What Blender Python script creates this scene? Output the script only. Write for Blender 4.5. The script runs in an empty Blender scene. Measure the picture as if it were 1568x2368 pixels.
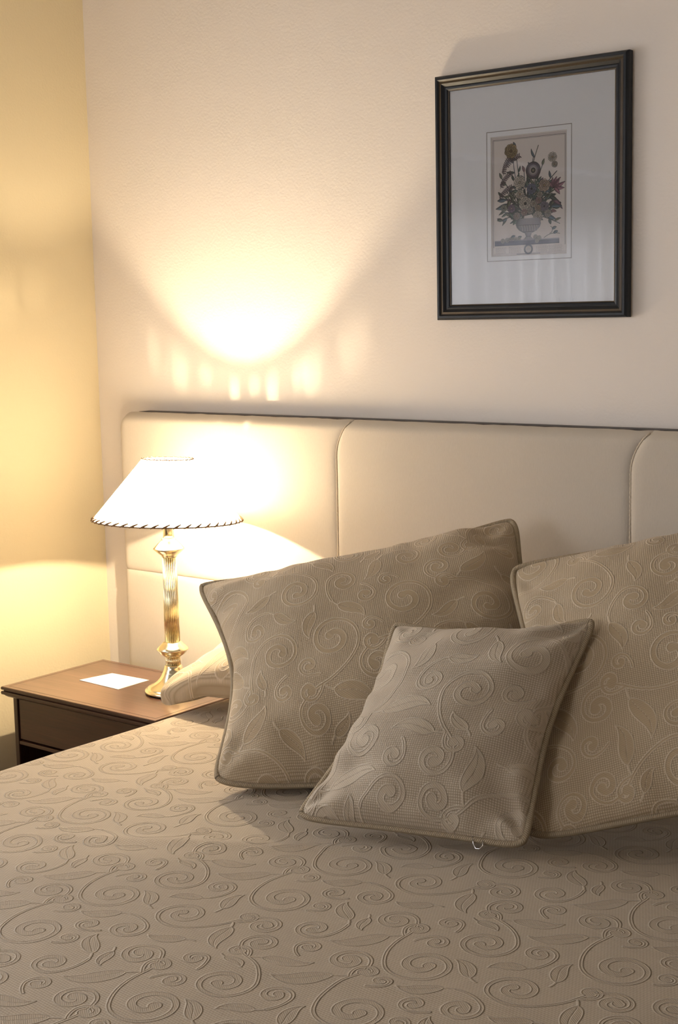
import bpy, bmesh, math, random
import numpy as np
from mathutils import Vector, Matrix, noise

# ------------------------------------------------------------------ camera
SC = bpy.context.scene
COL = SC.collection
cam_data = bpy.data.cameras.new('camera')
cam = bpy.data.objects.new('camera', cam_data)
COL.objects.link(cam)
cam_data.sensor_fit = 'VERTICAL'
cam_data.sensor_height = 36.0
cam_data.lens = 3311.5 / 2368 * 36.0
R_, D_, F_ = ((0.78566246, 0.61833104, -0.02003061), (0.06859844, -0.11924903, -0.99049176), (-0.61484043, 0.77681812, -0.13610604))
mw = Matrix(((R_[0], -D_[0], -F_[0], 2.86269), (R_[1], -D_[1], -F_[1], -2.6), (R_[2], -D_[2], -F_[2], 1.47), (0, 0, 0, 1)))
cam.matrix_world = mw
cam_data.clip_start = 0.05
SC.camera = cam

# ------------------------------------------------------------------ world, light, exposure
SC.view_settings.view_transform = 'Standard'
SC.view_settings.look = 'None'
SC.view_settings.exposure = 0.0
SC.view_settings.gamma = 1.0
SC.view_settings.use_curve_mapping = False
BULB_STRENGTH = 17000.0
SHADE_GLOW = 13.5
BULB_COLOR = (1.0, 0.81, 0.56)
world = bpy.data.worlds.new('world')
SC.world = world
world.use_nodes = True
bg = world.node_tree.nodes['Background']
bg.inputs[0].default_value = (0.72, 0.83, 1.0, 1)
bg.inputs[1].default_value = 1.2
# daylight through the left window, and fill through an added front window
W1 = (-2.90, -0.75, 0.95, 1.80)      # in the left wall: y0, y1, z0, z1
RX, RY, RZ = 4.7, -4.3, 2.9
W_FILL = (0.15, 1.40, 0.95, 2.15)       # added fill window in the front wall: x0, x1, z0, z1
def daylight(w, loc, rot, energy):
    ld = bpy.data.lights.new('window_daylight', 'AREA')
    ld.shape = 'RECTANGLE'
    ld.size = w[1] - w[0]
    ld.size_y = w[3] - w[2]
    ld.energy = energy
    ld.color = (0.95, 0.95, 1.0)
    lo = bpy.data.objects.new('window_daylight', ld)
    COL.objects.link(lo)
    lo.location = loc
    lo.rotation_euler = rot
daylight(W_FILL, ((W_FILL[0] + W_FILL[1]) / 2, RY - 0.30, (W_FILL[2] + W_FILL[3]) / 2), (math.radians(90), 0, 0), 50)  # fill lamp behind the added front window, brightens the pillow fronts
daylight(W1, (-0.30, (W1[0] + W1[1]) / 2, (W1[2] + W1[3]) / 2), (math.radians(90), 0, math.radians(-90)), 64)

# ------------------------------------------------------------------ helpers
def link(name, verts, faces, mats, parent=None, smooth=False, uvs=None, mat_idx=None):
    me = bpy.data.meshes.new(name)
    me.from_pydata([tuple(v) for v in verts], [], [tuple(f) for f in faces])
    for m in (mats if isinstance(mats, (list, tuple)) else [mats]):
        me.materials.append(m)
    if mat_idx is not None:
        me.polygons.foreach_set('material_index', mat_idx)
    if smooth:
        me.polygons.foreach_set('use_smooth', [True] * len(me.polygons))
    if uvs is not None:
        ul = me.uv_layers.new(name='UVMap')
        idx = np.zeros(len(me.loops), np.int32)
        me.loops.foreach_get('vertex_index', idx)
        ul.data.foreach_set('uv', np.asarray(uvs, np.float32)[idx].ravel())
    me.update()
    o = bpy.data.objects.new(name, me)
    COL.objects.link(o)
    if parent is not None:
        o.parent = parent
        o.matrix_parent_inverse = parent.matrix_world.inverted()
    return o

def empty(name, loc):
    o = bpy.data.objects.new(name, None)
    o.location = loc
    o.empty_display_size = 0.05
    COL.objects.link(o)
    o.matrix_world = Matrix.Translation(loc)
    return o

def tag(o, label, cat, group=None):
    o['label'] = label
    o['category'] = cat
    if group:
        o['group'] = group
    return o

def struct(o):
    o['kind'] = 'structure'
    return o

def bm_link(name, bm, mats, parent=None, smooth=False):
    bmesh.ops.recalc_face_normals(bm, faces=bm.faces)
    me = bpy.data.meshes.new(name)
    bm.to_mesh(me)
    bm.free()
    for m in (mats if isinstance(mats, (list, tuple)) else [mats]):
        me.materials.append(m)
    if smooth:
        me.polygons.foreach_set('use_smooth', [True] * len(me.polygons))
    o = bpy.data.objects.new(name, me)
    COL.objects.link(o)
    if parent is not None:
        o.parent = parent
        o.matrix_parent_inverse = parent.matrix_world.inverted()
    return o

def bm_box(bm, x0, x1, y0, y1, z0, z1, bev=0.0, seg=2):
    r = bmesh.ops.create_cube(bm, size=1.0)
    vs = r['verts']
    for v in vs:
        v.co = Vector((x0 + (v.co.x + .5) * (x1 - x0), y0 + (v.co.y + .5) * (y1 - y0), z0 + (v.co.z + .5) * (z1 - z0)))
    if bev:
        es = list({e for v in vs for e in v.link_edges})
        bmesh.ops.bevel(bm, geom=es, offset=bev, segments=seg, affect='EDGES', profile=0.5)

def box(name, mat, x0, x1, y0, y1, z0, z1, parent=None, bev=0.0, seg=2):
    bm = bmesh.new()
    bm_box(bm, x0, x1, y0, y1, z0, z1, bev, seg)
    return bm_link(name, bm, mat, parent)

def tube_data(path, rad, n=8, closed=False, up=Vector((0, 0, 1))):
    P = [Vector(p) for p in path]
    m = len(P)
    verts, faces, uvs = [], [], []
    L = 0.0
    prev = None
    for i, p in enumerate(P):
        a = P[(i - 1) % m] if (closed or i > 0) else p
        b = P[(i + 1) % m] if (closed or i < m - 1) else p
        t = (b - a).normalized()
        if prev is None:
            s = t.cross(up)
            if s.length < 1e-3:
                s = t.cross(Vector((1, 0, 0)))
            s.normalize()
        else:
            s = (prev - t * prev.dot(t)).normalized()
        prev = s
        w = t.cross(s)
        if i:
            L += (p - P[i - 1]).length
        r = rad[i] if isinstance(rad, (list, tuple)) else rad
        for k in range(n):
            an = 2 * math.pi * k / n
            verts.append(p + s * (r * math.cos(an)) + w * (r * math.sin(an)))
            uvs.append((L, k / n * 2 * math.pi * (r if r > 1e-4 else 1e-4)))
    for i in range(m if closed else m - 1):
        j = (i + 1) % m
        for k in range(n):
            k2 = (k + 1) % n
            faces.append((i * n + k, i * n + k2, j * n + k2, j * n + k))
    if not closed:
        faces.append(tuple(range(n - 1, -1, -1)))
        faces.append(tuple((m - 1) * n + k for k in range(n)))
    return verts, faces, uvs

def lathe(name, prof, mat, parent, centre, seg=64, flutes=0, depth=0.0, smooth=True):
    verts, faces = [], []
    for r, z in prof:
        for k in range(seg):
            a = 2 * math.pi * k / seg
            rr = r
            if flutes:
                rr = r - depth * abs(math.sin(a * flutes / 2)) ** 0.6 if False else r - depth * (0.5 - 0.5 * math.cos(a * flutes)) ** 2
            verts.append((centre[0] + rr * math.cos(a), centre[1] + rr * math.sin(a), z))
    n = len(prof)
    for i in range(n - 1):
        for k in range(seg):
            k2 = (k + 1) % seg
            faces.append((i * seg + k, i * seg + k2, (i + 1) * seg + k2, (i + 1) * seg + k))
    return link(name, verts, faces, mat, parent, smooth)

# ------------------------------------------------------------------ node helpers
class NT:
    def __init__(self, name):
        self.m = bpy.data.materials.new(name)
        self.m.use_nodes = True
        self.t = self.m.node_tree
        self.t.nodes.clear()
        self.out = self.t.nodes.new('ShaderNodeOutputMaterial')
    def n(self, typ, **kw):
        nd = self.t.nodes.new(typ)
        for k, v in kw.items():
            if k.startswith('i_'):
                nd.inputs[k[2:].replace('_', ' ')].default_value = v
            else:
                setattr(nd, k, v)
        return nd
    def l(self, a, b):
        self.t.links.new(a, b)
    def val(self, x, sock):
        if hasattr(x, 'links'):
            self.l(x, sock)
        else:
            sock.default_value = x
    def math(self, op, a, b=0.0, c=0.0, clamp=False):
        nd = self.n('ShaderNodeMath', operation=op, use_clamp=clamp)
        self.val(a, nd.inputs[0]); self.val(b, nd.inputs[1]); self.val(c, nd.inputs[2])
        return nd.outputs[0]
    def mix(self, f, a, b):
        nd = self.n('ShaderNodeMix', data_type='RGBA')
        self.val(f, nd.inputs[0])
        for x, s in ((a, nd.inputs[6]), (b, nd.inputs[7])):
            if hasattr(x, 'links'):
                self.l(x, s)
            else:
                s.default_value = (*x, 1) if len(x) == 3 else x
        return nd.outputs[2]
    def noise(self, scale, detail=3, coord=None, rough=0.5):
        nd = self.n('ShaderNodeTexNoise')
        nd.inputs['Scale'].default_value = scale
        nd.inputs['Detail'].default_value = detail
        nd.inputs['Roughness'].default_value = rough
        if coord is not None:
            self.l(coord, nd.inputs['Vector'])
        return nd.outputs[0]
    def bump(self, h, strength=1.0, dist=1.0, normal=None):
        nd = self.n('ShaderNodeBump')
        nd.inputs['Strength'].default_value = strength
        nd.inputs['Distance'].default_value = dist
        self.l(h, nd.inputs['Height'])
        if normal is not None:
            self.l(normal, nd.inputs['Normal'])
        return nd.outputs[0]
    def principled(self, color=None, rough=0.5, metal=0.0, spec=0.5, normal=None, sheen=0.0, coat=0.0):
        p = self.n('ShaderNodeBsdfPrincipled')
        if color is not None:
            if hasattr(color, 'links'):
                self.l(color, p.inputs['Base Color'])
            else:
                p.inputs['Base Color'].default_value = (*color, 1)
        self.val(rough, p.inputs['Roughness'])
        p.inputs['Metallic'].default_value = metal
        p.inputs['Specular IOR Level'].default_value = spec
        if sheen:
            p.inputs['Sheen Weight'].default_value = sheen
            p.inputs['Sheen Roughness'].default_value = 0.5
        if coat:
            p.inputs['Coat Weight'].default_value = coat
            p.inputs['Coat Roughness'].default_value = 0.08
        if normal is not None:
            self.l(normal, p.inputs['Normal'])
        self.l(p.outputs[0], self.out.inputs[0])
        return p

def plain(name, color, rough=0.5, metal=0.0, spec=0.5, bump_scale=0, bump_h=0.0, coat=0.0, var=0.0):
    g = NT(name)
    tc = g.n('ShaderNodeTexCoord').outputs['Object']
    nrm = None
    if bump_scale:
        nrm = g.bump(g.noise(bump_scale, 4, tc), 1.0, bump_h)
    c = color
    if var:
        c = g.mix(g.noise(7.0, 4, tc), tuple(x * (1 - var) for x in color), tuple(min(1, x * (1 + var)) for x in color))
    g.principled(c, rough, metal, spec, nrm, coat=coat)
    return g.m

# ------------------------------------------------------------------ woven scroll pattern (drawn by code, tiles in both directions)
PLACE = [('C', 0.956, 0.948, 28, 1.15, 1), ('C', 0.252, 0.212, 18, 1.15, 1), ('C', 0.552, 0.605, 23, 1.0, -1), ('C', 0.566, 0.934, 112, 1.0, -1), ('S', 0.132, 0.777, 53, 1.1, -1), ('S', 0.927, 0.423, 132, 1.1, -1), ('S', 0.592, 0.349, 182, 0.9, 1), ('U', 0.76, 0.981, 210, 1.0, 1), ('U', 0.067, 0.542, 353, 1.0, -1), ('U', 0.933, 0.997, 206, 1.0, -1), ('U', 0.384, 0.974, 282, 1.0, -1), ('L', 0.84, 0.388, 293, 1.0, -1), ('L', 0.603, 0.495, 200, 1.0, 1), ('L', 0.73, 0.741, 305, 1.0, 1), ('U', 0.251, 0.596, 141, 0.8, 1), ('U', 0.217, 0.296, 139, 0.8, 1), ('L', 0.027, 0.719, 82, 0.75, -1), ('L', 0.654, 0.884, 86, 0.75, 1)]

def scroll_pattern(N=1024):
    sdf = np.full((N, N), 1.0, np.float32)
    vsd = np.full((N, N), 1.0, np.float32)
    def stamp(x, y, r, S):
        R = r + .012
        x0 = int(math.floor((x - R) * N)); x1 = int(math.ceil((x + R) * N))
        y0 = int(math.floor((y - R) * N)); y1 = int(math.ceil((y + R) * N))
        gx = np.arange(x0, x1 + 1); gy = np.arange(y0, y1 + 1)
        d = np.hypot((gx[None, :] + .5) / N - x, (gy[:, None] + .5) / N - y) - r
        ix = np.ix_(gy % N, gx % N)
        S[ix] = np.minimum(S[ix], d)
    def stroke(P, W, S):
        for i in range(len(P) - 1):
            (ax, ay), (bx, by), wa, wb = P[i], P[i + 1], W[i], W[i + 1]
            n = max(1, int(math.hypot(bx - ax, by - ay) / max(.0018, .3 * min(wa, wb))))
            for k in range(n):
                t = k / n
                stamp(ax + (bx - ax) * t, ay + (by - ay) * t, wa + (wb - wa) * t, S)
    def scroll(x, y, h, R, sg, turns, w0, w1, club=1.35):
        n = 90; P = [(x, y)]; W = [w0]
        for i in range(1, n + 1):
            t = i / n
            r = R * (2.2 if t < .0875 else 1.0) * (1 - .84 * t ** .85)
            da = turns * 2 * math.pi / n
            h += sg * da; x += math.cos(h) * r * da; y += math.sin(h) * r * da
            P.append((x, y)); W.append(w0 + (w1 - w0) * math.sin(math.pi * .5 * t) ** 1.5)
        stroke(P, W, sdf); stamp(x, y, w1 * club, sdf)
    def leaf(x, y, h, L, sg, w):
        P = []; W = []; hh = h; n = 44
        for i in range(n + 1):
            t = i / n
            P.append((x, y)); W.append(max(.0022, w * max(0, math.sin(math.pi * min(1, max(0, (t - .22) / .78)) ** .75))))
            hh += sg * (1.5 * math.cos(t * math.pi * 1.15)) * 1.6 / n
            x += math.cos(hh) * L / n; y += math.sin(hh) * L / n
        stroke(P, W, sdf); stroke(P[12:-3], [.0016] * (len(P) - 15), vsd)
    D = math.radians
    for k, x, y, h, S, sg in PLACE:
        h = D(h)
        if k == 'C':
            scroll(x, y, h, .135 * S, sg, 1.62, .0055, .0155 * S)
            scroll(x, y, h + math.pi, .085 * S, sg, 1.45, .0055, .0165 * S)
            leaf(x, y, h - sg * D(62), .26 * S, sg, .034 * S)
            scroll(x, y, h - sg * D(118), .05 * S, -sg, 1.1, .0055, .0145 * S, 1.45)
        elif k == 'S':
            scroll(x, y, h, .085 * S, sg, 1.35, .0055, .0155 * S); leaf(x, y, h + math.pi, .2 * S, -sg, .03 * S)
        elif k == 'U':
            scroll(x, y, h, .06 * S, sg, 1.15, .005, .015 * S)
        else:
            leaf(x, y, h, .2 * S, sg, .03 * S)
    px = 1.0 / N
    fill = np.clip(.5 - sdf / (1.6 * px), 0, 1) * np.clip(vsd / .0012, 0, 1)
    outl = np.clip(1 - np.abs(sdf - .0005) / .0042, 0, 1)
    return fill.astype(np.float32), outl.astype(np.float32)

def make_image(name, rgb, noncolor):
    h, w = rgb.shape[:2]
    im = bpy.data.images.new(name, w, h, alpha=False, float_buffer=noncolor)
    im.colorspace_settings.name = 'Non-Color' if noncolor else 'sRGB'
    px = np.ones((h, w, 4), np.float32)
    px[..., :3] = rgb
    im.pixels.foreach_set(px.ravel())
    im.update()
    return im

_f, _o = scroll_pattern()
SCROLL = make_image('woven_scrolls', np.stack([_f, _o, _f * 0], -1), True)

def fabric(name, base, gap, fillc, linec, tile=0.36, rot=0.0, off=(0, 0), pitch=0.0036, twill=False, relief=1.0, weave_h=0.00045):
    g = NT(name)
    uv = g.n('ShaderNodeUVMap').outputs[0]
    mp = g.n('ShaderNodeMapping')
    mp.inputs['Scale'].default_value = (1 / tile, 1 / tile, 1)
    mp.inputs['Rotation'].default_value = (0, 0, rot)
    mp.inputs['Location'].default_value = (off[0], off[1], 0)
    g.l(uv, mp.inputs['Vector'])
    tx = g.n('ShaderNodeTexImage', image=SCROLL, interpolation='Cubic')
    g.l(mp.outputs[0], tx.inputs[0])
    sp = g.n('ShaderNodeSeparateColor')
    g.l(tx.outputs[0], sp.inputs[0])
    fill, line = sp.outputs[0], sp.outputs[1]
    s2 = g.n('ShaderNodeSeparateXYZ')
    g.l(uv, s2.inputs[0])
    u, v = s2.outputs[0], s2.outputs[1]
    k = math.pi / pitch
    if twill:
        d = g.math('ADD', v, g.math('MULTIPLY', u, 0.08))
        a = g.math('SINE', g.math('MULTIPLY', d, 2 * math.pi / pitch))
        b = g.math('SINE', g.math('MULTIPLY', g.math('ADD', u, g.math('MULTIPLY', v, 0.5)), 2 * k * 0.85))
        weave = g.math('MULTIPLY_ADD', g.math('MULTIPLY_ADD', b, 0.4, a), 0.33, 0.5)
    else:
        a = g.math('ABSOLUTE', g.math('SINE', g.math('MULTIPLY', u, k)))
        b = g.math('ABSOLUTE', g.math('SINE', g.math('MULTIPLY', v, k * 1.12)))
        weave = g.math('MULTIPLY', g.math('POWER', a, 0.7), g.math('POWER', b, 0.7))
    # satin floats inside the motifs: fine diagonal ribs
    sat = g.math('MULTIPLY_ADD', g.math('SINE', g.math('MULTIPLY', g.math('ADD', u, g.math('MULTIPLY', v, 1.3)), 2 * math.pi / 0.0042)), 0.5, 0.5)
    c_base = g.mix(weave, gap, base)
    c_fill = g.mix(sat, tuple(x * .86 for x in fillc), tuple(min(1, x * 1.1) for x in fillc))
    c = g.mix(fill, c_base, c_fill)
    c = g.mix(g.math('MULTIPLY', line, 0.75), c, linec)
    nz = g.noise(5.0, 3, uv)
    c = g.mix(g.math('MULTIPLY', nz, 0.22), c, tuple(x * .8 for x in base))
    inv = g.math('SUBTRACT', 1.0, fill)
    h = g.math('ADD', g.math('MULTIPLY', g.math('MULTIPLY', weave, inv), weave_h), g.math('MULTIPLY', g.math('MULTIPLY', sat, fill), weave_h * .5))
    h = g.math('ADD', h, g.math('MULTIPLY', g.math('MULTIPLY_ADD', line, 1.0, g.math('MULTIPLY', fill, 0.6)), 0.0009 * relief))
    nrm = g.bump(h, 1.0, 1.0)
    g.principled(c, 0.82, 0, 0.25, nrm, sheen=0.15)
    return g.m

# ------------------------------------------------------------------ materials
def wall_mat(name, c1, c2):
    g = NT(name)
    tc = g.n('ShaderNodeTexCoord').outputs['Object']
    c = g.mix(g.noise(1.6, 4, tc), c1, c2)
    h = g.math('ADD', g.math('MULTIPLY', g.noise(160, 3, tc), 0.0009), g.math('MULTIPLY', g.noise(22, 3, tc), 0.0012))
    g.principled(c, 0.72, 0, 0.3, g.bump(h, 0.6, 1.0))
    return g.m

M_BACK = wall_mat('cream_wall_paint', (0.80, 0.72, 0.63), (0.83, 0.75, 0.66))
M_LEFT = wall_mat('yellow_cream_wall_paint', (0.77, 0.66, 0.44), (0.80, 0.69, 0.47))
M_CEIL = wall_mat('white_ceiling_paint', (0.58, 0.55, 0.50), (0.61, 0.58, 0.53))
M_CARPET = plain('brown_carpet', (0.16, 0.11, 0.08), 0.95, 0, 0.1, 350, 0.004, var=0.25)
M_WHITE = plain('white_gloss_paint', (0.82, 0.80, 0.76), 0.35, 0, 0.5, var=0.02)

def wood_mat(name, c1, c2, c3, rough, axis=0, coat=0.0):
    g = NT(name)
    tc = g.n('ShaderNodeTexCoord').outputs['Object']
    mp = g.n('ShaderNodeMapping')
    sc = [26.0, 26.0, 26.0]
    sc[axis] = 2.6
    mp.inputs['Scale'].default_value = sc
    g.l(tc, mp.inputs[0])
    a = g.noise(1.0, 5, mp.outputs[0], 0.6)
    mp2 = g.n('ShaderNodeMapping')
    sc2 = [240.0, 240.0, 240.0]
    sc2[axis] = 9.0
    mp2.inputs['Scale'].default_value = sc2
    g.l(tc, mp2.inputs[0])
    b = g.noise(1.0, 3, mp2.outputs[0], 0.6)
    ramp = g.n('ShaderNodeValToRGB')
    ramp.color_ramp.elements[0].position = 0.3
    ramp.color_ramp.elements[0].color = (*c1, 1)
    ramp.color_ramp.elements[1].position = 0.72
    ramp.color_ramp.elements[1].color = (*c3, 1)
    e = ramp.color_ramp.elements.new(0.5)
    e.color = (*c2, 1)
    g.l(a, ramp.inputs[0])
    c = g.mix(g.math('MULTIPLY', g.math('SUBTRACT', b, 0.35, clamp=True), 1.6), ramp.outputs[0], tuple(x * .55 for x in c1))
    g.principled(c, rough, 0, 0.5, g.bump(g.math('MULTIPLY', b, 0.00012), 1.0, 1.0), coat=coat)
    return g.m

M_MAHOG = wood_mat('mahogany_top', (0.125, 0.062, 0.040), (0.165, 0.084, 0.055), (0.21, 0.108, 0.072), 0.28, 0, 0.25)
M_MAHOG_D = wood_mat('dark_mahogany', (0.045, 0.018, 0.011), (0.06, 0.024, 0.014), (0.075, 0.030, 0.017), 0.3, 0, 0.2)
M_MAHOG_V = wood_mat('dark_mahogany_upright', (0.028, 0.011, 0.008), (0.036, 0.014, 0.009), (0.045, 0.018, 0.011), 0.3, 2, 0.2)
M_BOARD = plain('black_brown_board', (0.022, 0.013, 0.011), 0.5, 0, 0.4, var=0.2)

def brass_mat():
    g = NT('polished_brass')
    tc = g.n('ShaderNodeTexCoord').outputs['Object']
    r = g.math('MULTIPLY_ADD', g.noise(40, 3, tc), 0.12, 0.13)
    g.principled((0.95, 0.85, 0.60), r, 1.0, 0.5)
    return g.m
M_BRASS = brass_mat()
M_STEEL = plain('polished_steel', (0.75, 0.75, 0.77), 0.15, 1.0, 0.5, var=0.02)
M_FELT = plain('black_felt', (0.01, 0.01, 0.01), 0.9, 0, 0.1, 300, 0.001)

def shade_mat():
    g = NT('white_parchment_shade')
    tc = g.n('ShaderNodeTexCoord').outputs['Object']
    nz = g.noise(14, 4, tc)
    c = g.mix(nz, (0.90, 0.85, 0.74), (0.95, 0.90, 0.80))
    d = g.n('ShaderNodeBsdfDiffuse')
    t = g.n('ShaderNodeBsdfTranslucent')
    g.l(c, d.inputs[0]); g.l(c, t.inputs[0])
    mx = g.n('ShaderNodeMixShader')
    mx.inputs[0].default_value = 0.68
    g.l(d.outputs[0], mx.inputs[1]); g.l(t.outputs[0], mx.inputs[2])
    em = g.n('ShaderNodeEmission')          # added glow, in place of bulb light shining through the shade
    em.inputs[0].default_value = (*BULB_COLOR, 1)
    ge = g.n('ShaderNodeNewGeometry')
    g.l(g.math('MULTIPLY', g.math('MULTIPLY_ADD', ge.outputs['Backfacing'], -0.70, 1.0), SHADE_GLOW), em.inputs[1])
    ad = g.n('ShaderNodeAddShader')
    g.l(mx.outputs[0], ad.inputs[0]); g.l(em.outputs[0], ad.inputs[1])
    g.l(ad.outputs[0], g.out.inputs[0])
    return g.m
M_SHADE = shade_mat()
M_LACE = plain('tan_leather_lacing', (0.20, 0.105, 0.045), 0.6, 0, 0.4, 90, 0.001, var=0.15)

def emit_mat(name, color, s):
    g = NT(name)
    e = g.n('ShaderNodeEmission')
    e.inputs[0].default_value = (*color, 1)
    e.inputs[1].default_value = s
    g.l(e.outputs[0], g.out.inputs[0])
    return g.m
M_BULB = emit_mat('glowing_bulb', BULB_COLOR, BULB_STRENGTH)

def glass_mat(name, rough=0.0, tint=(1, 1, 1)):
    g = NT(name)
    tr = g.n('ShaderNodeBsdfTransparent')
    tr.inputs[0].default_value = (*tint, 1)
    gl = g.n('ShaderNodeBsdfGlossy')
    gl.inputs['Roughness'].default_value = rough
    fr = g.n('ShaderNodeFresnel')
    fr.inputs[0].default_value = 1.5
    mx = g.n('ShaderNodeMixShader')
    g.l(fr.outputs[0], mx.inputs[0]); g.l(tr.outputs[0], mx.inputs[1]); g.l(gl.outputs[0], mx.inputs[2])
    g.l(mx.outputs[0], g.out.inputs[0])
    return g.m
M_GLASS = glass_mat('picture_glass', 0.02)
M_PANE = glass_mat('window_glass')

def curtain_mat():
    g = NT('sheer_white_curtain')
    tc = g.n('ShaderNodeTexCoord').outputs['Object']
    nz = g.noise(60, 2, tc)
    tr = g.n('ShaderNodeBsdfTransparent')
    tl = g.n('ShaderNodeBsdfTranslucent')
    c = g.mix(nz, (0.86, 0.87, 0.88), (0.93, 0.93, 0.93))
    g.l(c, tl.inputs[0])
    mx = g.n('ShaderNodeMixShader')
    mx.inputs[0].default_value = 0.5
    g.l(tr.outputs[0], mx.inputs[1]); g.l(tl.outputs[0], mx.inputs[2])
    g.l(mx.outputs[0], g.out.inputs[0])
    return g.m
M_CURTAIN = curtain_mat()

def upholstery_mat():
    g = NT('cream_upholstery')
    tc = g.n('ShaderNodeTexCoord').outputs['Object']
    mp = g.n('ShaderNodeMapping')
    mp.inputs['Scale'].default_value = (900, 900, 120)
    g.l(tc, mp.inputs[0])
    nz = g.noise(1.0, 2, mp.outputs[0])
    c = g.mix(nz, (0.52, 0.455, 0.365), (0.59, 0.52, 0.425))
    h = g.math('MULTIPLY', nz, 0.0004)
    g.principled(c, 0.78, 0, 0.25, g.bump(h, 0.8, 1.0), sheen=0.1)
    return g.m
M_UPH = upholstery_mat()
M_UPH_SEAM = plain('cream_seam_cord', (0.58, 0.49, 0.37), 0.8, 0, 0.2, 400, 0.001)

CB, CG, CF, CL = (0.59, 0.47, 0.325), (0.31, 0.23, 0.135), (0.43, 0.325, 0.20), (0.68, 0.565, 0.415)  # pillow cloth made lighter than the same bedspread cloth, to look better lit
M_PIL_A = fabric('scroll_weave_left_pillow', CB, CG, CF, CL, rot=0.3, off=(0.10, 0.35))
M_PIL_B = fabric('scroll_weave_right_pillow', CB, CG, CF, CL, rot=0.9, off=(0.3, 0.6))
M_PIL_C = fabric('scroll_weave_small_cushion', (0.60, 0.505, 0.385), (0.34, 0.27, 0.185), (0.51, 0.425, 0.315), (0.62, 0.525, 0.40), rot=-0.5, off=(0.55, 0.12), relief=1.5)
M_PIL_D = fabric('scroll_weave_bolster', CB, CG, CF, CL, rot=1.3, off=(0.2, 0.1))
M_SPREAD = fabric('scroll_weave_bedspread', (0.50, 0.41, 0.30), (0.33, 0.26, 0.175), (0.40, 0.32, 0.225), (0.47, 0.385, 0.28), rot=2.2, off=(0.4, 0.2), pitch=0.0040, twill=True, relief=1.7, weave_h=0.00035)  # same cloth as the pillows, colour toned down to look less lit

def piping_mat():
    g = NT('corded_piping')
    uv = g.n('ShaderNodeUVMap').outputs[0]
    s2 = g.n('ShaderNodeSeparateXYZ')
    g.l(uv, s2.inputs[0])
    st = g.math('MULTIPLY_ADD', g.math('SINE', g.math('MULTIPLY', g.math('ADD', s2.outputs[0], g.math('MULTIPLY', s2.outputs[1], 0.35)), 2 * math.pi / 0.0032)), 0.5, 0.5)
    c = g.mix(st, (0.27, 0.205, 0.125), (0.46, 0.37, 0.255))
    g.principled(c, 0.85, 0, 0.2, g.bump(g.math('MULTIPLY', st, 0.0004), 1.0, 1.0))
    return g.m
M_PIPE = piping_mat()
M_MATT = plain('mattress_ticking', (0.7, 0.68, 0.63), 0.9, 0, 0.2, 200, 0.0006, var=0.05)
M_CARD = plain('white_card_paper', (0.90, 0.88, 0.83), 0.6, 0, 0.3, 300, 0.0002)
M_FRAME = plain('blue_black_frame_lacquer', (0.011, 0.014, 0.019), 0.42, 0, 0.35, 120, 0.0004, var=0.3)
M_FRAME_G = plain('rubbed_gold_frame_edge', (0.085, 0.058, 0.032), 0.38, 0.2, 0.5, 200, 0.0006, var=0.45)
M_MATBOARD = plain('white_mat_board', (0.90, 0.88, 0.87), 0.85, 0, 0.2, 500, 0.0001, var=0.01)
M_MATLINE = plain('grey_mat_line', (0.36, 0.32, 0.29), 0.8, 0, 0.2, var=0.05)
M_BEVEL = plain('mat_bevel_core', (0.80, 0.74, 0.68), 0.8, 0, 0.2, var=0.02)

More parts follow.
